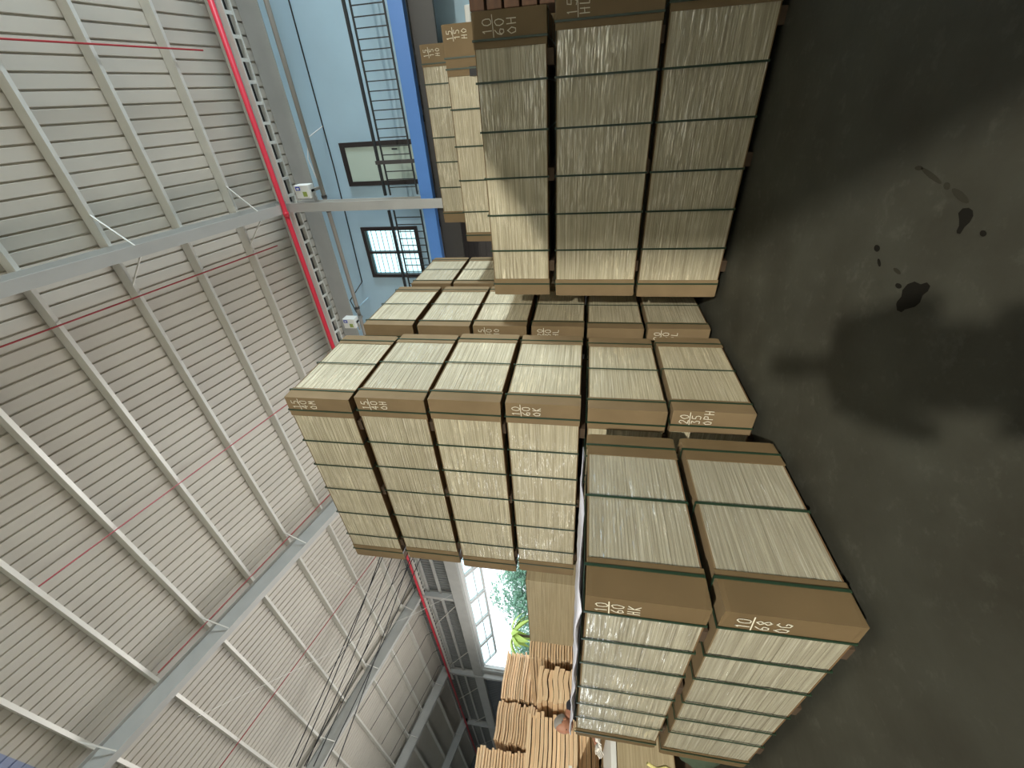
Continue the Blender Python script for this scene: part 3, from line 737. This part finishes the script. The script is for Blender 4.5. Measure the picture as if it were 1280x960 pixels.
prev = FLOOR  # --- taller unseen stack added to keep south light off the nearest stack
for i, (a, b) in enumerate(mz):
    pack(2.4, -6.3, a, 5.0, -5.0, b, 'pack of the tall added light-blocking stack right of the camera, '+ORD[5-i], 'tall added light-blocking stack', skid=a-prev, seed=i+101, visible=False)
    prev = b+.022

# ------------------------------------------------------------------ rough veneer piles, end on
def veneer(x0, x1, y0, y1, z0, z1, label, n, group, seed, thick=.5):
    """bundle of rough wavy veneer sheets"""
    rr = random.Random(seed); r = empty('veneer_bundle', ((x0+x1)/2, (y0+y1)/2, z0)); tag(r, label, 'veneer bundle', group)
    o = Vector(r.location); h = (z1-z0)/n; mb = MB(); nx = 6
    def wave(k, i): return .012*math.sin(i*1.3+k*.6+seed)+rr.uniform(-.006, .006)
    for k in range(n):
        za = z0+k*h; ya = y0+rr.uniform(-.05, .05); xa = x0+rr.uniform(-.04, .03); xb = x1+rr.uniform(-.03, .04); b0 = len(mb.v)
        hh = h*(thick+.2+rr.uniform(-.08, .1))
        for i in range(nx+1):
            x = xa+(xb-xa)*i/nx; w_ = .35*h*math.sin(i*1.1+seed)*.6
            for (yy, zz) in ((ya, za+w_), (ya, za+hh+w_), (y1, za+hh), (y1, za)): mb.v.append((x-o.x, yy-o.y, min(z1, max(zz, z0))-o.z))
        for i in range(nx):
            p = b0+i*4
            for q in range(4): mb.f.append((p+q, p+(q+1) % 4, p+4+(q+1) % 4, p+4+q))
        mb.f.append((b0, b0+1, b0+2, b0+3)); e = b0+nx*4; mb.f.append((e+3, e+2, e+1, e))
    mb.obj('veneer_sheets', M['veneer'], r, kind='stuff')
    m2 = MB().box(x0+.04-o.x, y0+.09-o.y, 0, x1-.04-o.x, y1-.02-o.y, z1-z0-h*.5); m2.obj('core', M['crate'], r, label='dark gaps between the sheets')
    return r
G = 'rough veneer bundles'
def pile(x0, x1, y0, zs, labels, ns, seed, thick=.55):
    prev = FLOOR
    for i, (a, b) in enumerate(zs):
        veneer(x0+(.03 if i % 2 else 0), x1, y0, y0+2.3, prev if i == 0 else a, b, labels[i], ns[i], G, seed+i, thick)
        prev = b+.022
pile(3.29, 4.2, 8.5, [(0, 1.0), (1.0, 2.22)], ['lower orange veneer bundle right behind the bare plywood', 'orange veneer bundle with fine even sheets right behind the bare plywood'], [14, 24], 5)
pile(2.62, 3.14, 8.4, [(0, .9), (.9, 2.0)], ['lower veneer bundle under the narrow thick-sheeted one', 'narrow veneer bundle of thick curled sheets, one standing out, left of the fine one'], [9, 12], 15, .62)
pile(1.2, 2.48, 8.5, [(0, .95), (.95, 2.10)], ['lower veneer bundle behind the worker', 'wide orange veneer bundle directly behind the head of the worker'], [10, 17], 25, .62)
pile(3.46, 4.4, 11.2, [(0, 1.0), (1.0, 2.05), (2.05, 2.98)], ['bottom veneer bundle of the pale pile under the opening sill', 'middle veneer bundle of the pale pile under the opening sill', 'top veneer bundle of the pale pile against the bright opening'], [14, 16, 17], 35)
pile(2.66, 3.36, 11.15, [(0, 1.0), (1.0, 2.05), (2.05, 2.99)], ['bottom veneer bundle of the middle far pile', 'middle veneer bundle of the middle far pile', 'top veneer bundle of the middle far pile beside a dark fork slot'], [14, 16, 17], 45)
pile(1.3, 2.52, 11.1, [(0, 1.1), (1.1, 2.2), (2.2, 3.28)], ['bottom veneer bundle of the tallest far pile', 'middle veneer bundle of the tallest far pile', 'top veneer bundle of the tallest far pile at the lower edge of the photo'], [14, 16, 18], 55)

# ------------------------------------------------------------------ work place behind the nearest stack
pk = pack(.35, 5.85, .33, 1.75, 7.0, .93, 'low plywood pack used as bench, with a white board on top', 'bench pack', skid=.39, cards=False, straps=False, film=False, mat_='plyplain', seed=99)
wb = MB().box(.33, 5.83, .932, 1.77, 7.0, .99).obj('white_board', M['white']); bevel(wb, .004); tag(wb, 'thick white board lying on the low bench pack', 'board')
veneer(.6, 1.6, 7.3, 8.2, FLOOR, 1.36, 'veneer bundle with a white sheet on top behind the bench', 16, G, 77)
sh = MB().box(.58, 7.25, 1.375, 1.62, 8.2, 1.42).obj('white_sheet', M['white']); tag(sh, 'white sheet edge on the veneer bundle behind the bench', 'sheet')
rp = MB(); pts = [(1.16, 4.72, .78), (1.15, 4.78, .70), (1.18, 4.80, .62), (1.14, 4.79, .5), (1.17, 4.80, .36), (1.15, 4.79, .2)]
tag(MB().tube(pts, .014, 6).obj('rope', M['rope'], smooth=True), 'yellow rope knotted at the far end of the nearest stack', 'rope')
mb = MB(); n = 12
for j in range(9):
    a = math.pi*j/8
    for k in range(n):
        b = 2*math.pi*k/n; q = math.sin(a)**.7*(1+.08*math.sin(3*b+j)); mb.v.append((1.55+.2*q*math.cos(b), 5.35+.17*q*math.sin(b), FLOOR+.24-.24*math.cos(a)))
for j in range(8):
    for k in range(n): mb.f.append((j*n+k, j*n+(k+1) % n, (j+1)*n+(k+1) % n, (j+1)*n+k))
tag(mb.obj('sack', M['sack'], smooth=True), 'dark green sack on the floor behind the nearest stack', 'sack')
# crate and boxes at the right edge behind the stacks
cr2 = empty('wooden_crate', (8.6, -2.02, FLOOR)); tag(cr2, 'dark brown wooden crate behind the yellow-lit stacks', 'crate')
for k in range(13): bevel(MB().box(-.6, -.95, .02+k*.26, .6, .95, .24+k*.26).obj('plank', M['crate'], cr2), .01)

# ------------------------------------------------------------------ floor stains
def stain(pts, z, m):
    MB().extrude([atp(x, y) for x, y in pts], 'z', FLOOR+.0004, FLOOR+z).obj('oil_stain', M[m], fl)
DARK = [[(2.176, 0.961), (2.179, 0.949), (2.168, 0.917), (2.182, 0.89), (2.169, 0.854), (2.136, 0.828), (2.094, 0.825), (2.066, 0.805), (2.038, 0.811), (2.036, 0.835), (2.052, 0.862), (2.045, 0.894), (2.061, 0.923), (2.108, 0.958), (2.12, 0.978), (2.152, 0.983)], [(2.093, 0.513), (2.084, 0.492), (2.056, 0.484), (2.03, 0.489), (2.015, 0.506), (2.015, 0.53), (2.027, 0.553), (2.03, 0.581), (2.047, 0.583), (2.055, 0.575), (2.056, 0.554), (2.072, 0.533)], [(2.196, 0.882), (2.2, 0.888), (2.209, 0.893), (2.22, 0.895), (2.232, 0.894), (2.24, 0.89), (2.243, 0.884), (2.239, 0.877), (2.23, 0.873), (2.218, 0.871), (2.207, 0.872), (2.199, 0.876)], [(2.469, 0.774), (2.466, 0.782), (2.47, 0.79), (2.479, 0.796), (2.492, 0.797), (2.505, 0.795), (2.514, 0.788), (2.517, 0.78), (2.513, 0.771), (2.503, 0.766), (2.49, 0.765), (2.477, 0.768)], [(2.416, 0.832), (2.408, 0.84), (2.405, 0.848), (2.408, 0.852), (2.415, 0.853), (2.426, 0.849), (2.438, 0.842), (2.446, 0.833), (2.449, 0.826), (2.446, 0.821), (2.438, 0.821), (2.427, 0.825)], [(1.913, 0.547), (1.911, 0.552), (1.913, 0.557), (1.92, 0.561), (1.928, 0.562), (1.937, 0.559), (1.942, 0.555), (1.944, 0.549), (1.942, 0.544), (1.935, 0.541), (1.927, 0.54), (1.919, 0.543)]]
FAINT = [[(2.069, 0.467), (2.079, 0.472), (2.102, 0.472), (2.133, 0.466), (2.163, 0.456), (2.184, 0.445), (2.19, 0.436), (2.178, 0.432), (2.154, 0.433), (2.123, 0.439), (2.094, 0.448), (2.074, 0.459)], [(2.206, 0.429), (2.203, 0.436), (2.206, 0.442), (2.214, 0.445), (2.225, 0.445), (2.236, 0.442), (2.244, 0.435), (2.247, 0.428), (2.244, 0.422), (2.235, 0.418), (2.224, 0.419), (2.213, 0.422)], [(2.262, 0.428), (2.275, 0.431), (2.306, 0.427), (2.35, 0.419), (2.394, 0.407), (2.425, 0.396), (2.435, 0.388), (2.42, 0.386), (2.386, 0.39), (2.341, 0.399), (2.3, 0.41), (2.271, 0.421)], [(2.418, 0.388), (2.418, 0.393), (2.426, 0.398), (2.439, 0.401), (2.454, 0.402), (2.467, 0.4), (2.474, 0.396), (2.474, 0.39), (2.466, 0.386), (2.453, 0.382), (2.438, 0.382), (2.426, 0.384)], [(2.243, 0.831), (2.249, 0.835), (2.262, 0.837), (2.278, 0.837), (2.294, 0.834), (2.304, 0.829), (2.307, 0.824), (2.3, 0.82), (2.287, 0.817), (2.271, 0.818), (2.256, 0.821), (2.246, 0.826)]]
atp = lambda x, y: (x, y)
for i, p in enumerate(DARK): stain(p, .0012, 'stain')
for i, p in enumerate(FAINT): stain(p, .0012, 'faintstain')

# ------------------------------------------------------------------ trees outside the opening
def tree(x, y, zc, rad, hgt, label, seed, nleaf=2600):
    rr = random.Random(seed); t = empty('tree', (x, y, FLOOR-.25)); tag(t, label, 'tree', 'trees outside the opening')
    MB().tube([(0, 0, 0), (.1, .05, zc*.5), (0, .1, zc)], [.22, .16, .08], 10).obj('trunk', M['bark'], t, True)
    mb = MB()
    cl = [(rr.uniform(-.6, .6)*rad, rr.uniform(-.6, .6)*rad, zc+rr.uniform(-.5, .6)*hgt, rr.uniform(.35, .6)*rad) for _ in range(14)]
    for i in range(nleaf):
        cx, cy, cz, q = rr.choice(cl); v = Vector((rr.gauss(0, 1), rr.gauss(0, 1), rr.gauss(0, 1))).normalized()*q*rr.uniform(.6, 1)
        p = Vector((cx, cy, cz))+v; d = Vector((rr.gauss(0, 1), rr.gauss(0, 1), rr.gauss(0, 1))).normalized(); e = d.orthogonal().normalized()
        s = rr.uniform(.14, .28); k = len(mb.v)
        mb.v += [tuple(p-d*s), tuple(p+e*s*.5), tuple(p+d*s), tuple(p-e*s*.5)]; mb.f.append((k, k+1, k+2, k+3))
    mb.obj('foliage', M['leaf'], t, kind='stuff')
tree(23, 42.5, 6.3, 3.6, 3.2, 'pale green leafy tree seen through the bright opening', 5, 5200)
tree(24, 58, 7.2, 2.8, 2.0, 'lower pale tree beside the palm outside the opening', 9, 1800)
pt = empty('palm', (17.6, 41.0, FLOOR-.25)); tag(pt, 'yellow green palm outside below the leafy tree', 'palm')
MB().tube([(0, 0, 0), (.1, 0, 3.5), (.05, .1, 6.9)], [.16, .13, .1], 10).obj('trunk', M['bark'], pt, True)
rr = random.Random(4)
for k in range(14):
    a = 2*math.pi*k/14+rr.uniform(-.2, .2); L_ = rr.uniform(1.6, 2.3); mb = MB(); up = rr.uniform(.1, .8); prevp = None
    for j in range(9):
        s = j/8; p = Vector((math.cos(a)*L_*s, math.sin(a)*L_*s, 6.9+up*L_*s-1.1*L_*s*s)); wdt = .28*math.sin(math.pi*min(1, s*.9+.1))+.02; sd = Vector((-math.sin(a), math.cos(a), 0))
        mb.v += [tuple(p-sd*wdt-Vector((0, 0, wdt*.5))), tuple(p), tuple(p+sd*wdt-Vector((0, 0, wdt*.5)))]
        if j: q = 3*j; mb.f += [(q-3, q-2, q+1, q), (q-2, q-1, q+2, q+1)]
    mb.obj('frond', M['palm'], pt)

# ------------------------------------------------------------------ people
def skin_mesh(name, joints, edges, root, m, parent, sub=2):
    names = list(joints); me = bpy.data.meshes.new(name)
    me.from_pydata([joints[n][:3] for n in names], [(names.index(a), names.index(b)) for a, b in edges], [])
    o = link(name, me, parent); me.materials.append(m)
    sk = o.modifiers.new('skin', 'SKIN'); sk.use_smooth_shade = True
    if not me.skin_vertices: bm = bmesh.new(); bm.from_mesh(me); bm.verts.layers.skin.verify(); bm.to_mesh(me); bm.free()
    for i, n in enumerate(names):
        r = joints[n][3]; r2 = joints[n][4] if len(joints[n]) > 4 else r
        me.skin_vertices[0].data[i].radius = (r, r2); me.skin_vertices[0].data[i].use_root = (n == root)
    s = o.modifiers.new('sub', 'SUBSURF'); s.levels = sub; s.render_levels = sub
    return o
def person(name, label, J, face, head_c, hs, glove=True, phone=False):
    """J: joint positions in world; face: unit vector the face looks along"""
    t = empty(name, (J['pelvis'][0], J['pelvis'][1], FLOOR)); tag(t, label, 'person')
    o = Vector(t.location); W = lambda p, r: tuple(Vector(p)-o)+(r,)
    j = {}
    for n, r in (('pelvis', .13), ('waist', .12), ('chest', .135), ('neckb', .065), ('neck', .052), ('headb', .06), ('ls', .06), ('le', .043), ('lw', .03), ('rs', .06), ('re', .043), ('rw', .03),
                 ('lh', .085), ('lk', .058), ('la', .042), ('rh', .085), ('rk', .058), ('ra', .042)): j[n] = W(J[n], r)
    for s in 'lr':
        a = Vector(J[s+'a']); f2 = Vector((face.x, face.y, 0)).normalized()
        j[s+'t'] = W(a+f2*.17+Vector((0, 0, -.05)), .036)
    E = [('pelvis', 'waist'), ('waist', 'chest'), ('chest', 'neckb'), ('neckb', 'neck'), ('neck', 'headb'), ('chest', 'ls'), ('ls', 'le'), ('le', 'lw'), ('chest', 'rs'), ('rs', 're'), ('re', 'rw'),
         ('pelvis', 'lh'), ('lh', 'lk'), ('lk', 'la'), ('la', 'lt'), ('pelvis', 'rh'), ('rh', 'rk'), ('rk', 'ra'), ('ra', 'rt')]
    skin_mesh('body', j, E, 'pelvis', M['skin'], t)
    k = {n: v[:3]+(v[3]*1.13+.006,) for n, v in j.items()}
    sl = {n: k[n] for n in ('pelvis', 'waist', 'chest', 'neckb', 'ls', 'le', 'rs', 're')}
    skin_mesh('shirt', sl, [e for e in E if e[0] in sl and e[1] in sl], 'waist', M['shirt'], t)
    tz = {n: k[n] for n in ('pelvis', 'lh', 'lk', 'la', 'rh', 'rk', 'ra')}
    skin_mesh('trousers', tz, [e for e in E if e[0] in tz and e[1] in tz], 'pelvis', M['trousers'], t)
    for s in 'lr':
        a = Vector(J[s+'a'])-o; f2 = Vector((face.x, face.y, 0)).normalized()
        skin_mesh('shoe', {'a': tuple(a+Vector((0, 0, -.035)))+(.05,), 'b': tuple(a+f2*.1+Vector((0, 0, -.045)))+(.048,), 'c': tuple(a+f2*.19+Vector((0, 0, -.05)))+(.04,)}, [('a', 'b'), ('b', 'c')], 'a', M['shoe'], t)
    # hands: palm and five separate fingers
    for s in 'lr':
        wv = Vector(J[s+'w'])-o; d = (Vector(J[s+'w'])-Vector(J[s+'e'])).normalized(); sd = d.cross(face).normalized(); sd = sd if sd.length > .1 else Vector((1, 0, 0)); pn = sd.cross(d).normalized()
        pts = {'w': tuple(wv)+(.026,), 'p': tuple(wv+d*.05)+(.034,), 'q': tuple(wv+d*.085)+(.03,)}; ed = [('w', 'p'), ('p', 'q')]
        hm = M['glove'] if glove else M['skin']
        skin_mesh('hand', pts, ed, 'p', hm, t)
        for i, (off, ln) in enumerate(((-.03, .066), (-.01, .078), (.01, .074), (.03, .058))):
            b = wv+d*.085+sd*off; c = b+d*ln*.5+pn*.012; e = c+d*ln*.4+pn*.03
            skin_mesh('finger', {'a': tuple(wv+d*.06+sd*off*.8)+(.009,), 'b': tuple(b)+(.009,), 'c': tuple(c)+(.0085,), 'e': tuple(e)+(.0075,)}, [('a', 'b'), ('b', 'c'), ('c', 'e')], 'b', hm, t, 1)
        b = wv+d*.03-sd*.03; skin_mesh('thumb', {'a': tuple(wv+d*.025)+(.011,), 'b': tuple(b)+(.011,), 'c': tuple(b+d*.03-sd*.02+pn*.01)+(.01,), 'e': tuple(b+d*.055-sd*.022+pn*.02)+(.008,)}, [('a', 'b'), ('b', 'c'), ('c', 'e')], 'b', hm, t, 1)
    # head
    hc = Vector(head_c)-o; f = face.normalized(); sdv = f.cross(Vector((0, 0, 1))).normalized(); upv = sdv.cross(f).normalized()
    def H(a, b, c): return hc+sdv*(a*hs)+f*(b*hs)+upv*(c*hs)
    def ball(nm, fn, m, n1=20, n2=14, keep=None):
        mb = MB()
        for i in range(n2+1):
            th = math.pi*i/n2
            for q in range(n1):
                ph = 2*math.pi*q/n1; mb.v.append(tuple(H(*fn(math.sin(th)*math.cos(ph), math.sin(th)*math.sin(ph), math.cos(th)))))
        for i in range(n2):
            for q in range(n1):
                fc = (i*n1+q, i*n1+(q+1) % n1, (i+1)*n1+(q+1) % n1, (i+1)*n1+q); mb.f.append(fc)
        return mb.obj(nm, m, t, True)
    def skull(a, b, c):
        jaw = 1-.28*max(0, -c)**1.2; nose = .2*max(0, 1-abs(a)*5)*max(0, 1-abs(c+.12)*4)*(1 if b > 0 else 0); brow = .04*max(0, 1-abs(c-.2)*5)*(1 if b > 0 else 0)
        eyep = -.06*max(0, 1-abs(abs(a)-.36)*5)*max(0, 1-abs(c-.05)*6)*(1 if b > 0 else 0)
        return (a*.33*jaw, b*(.42+.0)*(1-.08*max(0, -c))+nose*.5+brow+eyep+.02, c*.52)
    ball('head', skull, M['skin'], 28, 24)
    ball('hair', lambda a, b, c: (a*.355, b*.44-.035+(0 if b < .3 else -.05), c*.53 + .03 if c > (.30 if b > .2 else -.25) else (.30 if b > .2 else -.25)*.53+.03), M['hair'], 24, 20)
    for s in (-1, 1):
        ball('eye', lambda a, b, c: (s*.13+a*.045, .385+b*.03, .03+c*.03), M['eye'], 8, 6)
        ball('ear', lambda a, b, c: (s*.335+a*.03, -.02+b*.07, -.02+c*.12), M['skin'], 10, 8)
    ball('mouth', lambda a, b, c: (a*.11, .375+b*.035, -.29+c*.022), M['lip'], 10, 6)
    return t
# worker behind the nearest stack, bending to his left over the bench
wf = Vector((-.86, -.30, -.42)).normalized()
person('person', 'worker with grey hair and dark shirt bending over the bench, white-gloved hand reaching down',
       {'pelvis': (2.30, 6.62, .90), 'waist': (2.24, 6.62, 1.06), 'chest': (2.12, 6.6, 1.28), 'neckb': (2.00, 6.58, 1.435), 'neck': (1.95, 6.57, 1.455), 'headb': (1.90, 6.56, 1.46),
        'ls': (2.04, 6.42, 1.40), 'le': (1.88, 6.32, 1.10), 'lw': (1.74, 6.28, 1.10), 'rs': (2.07, 6.76, 1.41), 're': (1.90, 6.86, 1.12), 'rw': (1.74, 6.72, 1.08),
        'lh': (2.31, 6.52, .84), 'lk': (2.26, 6.52, .42), 'la': (2.32, 6.50, .05), 'rh': (2.31, 6.72, .84), 'rk': (2.28, 6.74, .42), 'ra': (2.36, 6.76, .05)}, wf, (1.855, 6.56, 1.50), .235)
# the photographer, standing behind the camera: the shadow on the floor is his
pf = Vector((.80, .57, .02)).normalized(); b = Vector((-.34, -.235, .05))
sdp = Vector((.58, -.81, 0))
def PP(fw, sd, z): v = b+Vector((.816, .578, 0))*fw+sdp*sd; return (v.x, v.y, z*1.035)
person('person', 'photographer in dark clothes standing behind the camera with both hands raised',
       {'pelvis': PP(0, 0, .92), 'waist': PP(.01, 0, 1.08), 'chest': PP(0, 0, 1.28), 'neckb': PP(0, 0, 1.42), 'neck': PP(.01, 0, 1.48), 'headb': PP(.03, 0, 1.54),
        'ls': PP(0, -.19, 1.37), 'le': PP(.04, -.25, 1.12), 'lw': PP(.22, -.10, 1.24), 'rs': PP(0, .19, 1.37), 're': PP(.04, .25, 1.12), 'rw': PP(.22, .10, 1.24),
        'lh': PP(0, -.1, .86), 'lk': PP(.02, -.12, .45), 'la': PP(0, -.13, .04), 'rh': PP(0, .1, .86), 'rk': PP(.02, .12, .45), 'ra': PP(0, .13, .04)}, pf, PP(.04, 0, 1.60), .235, glove=False)
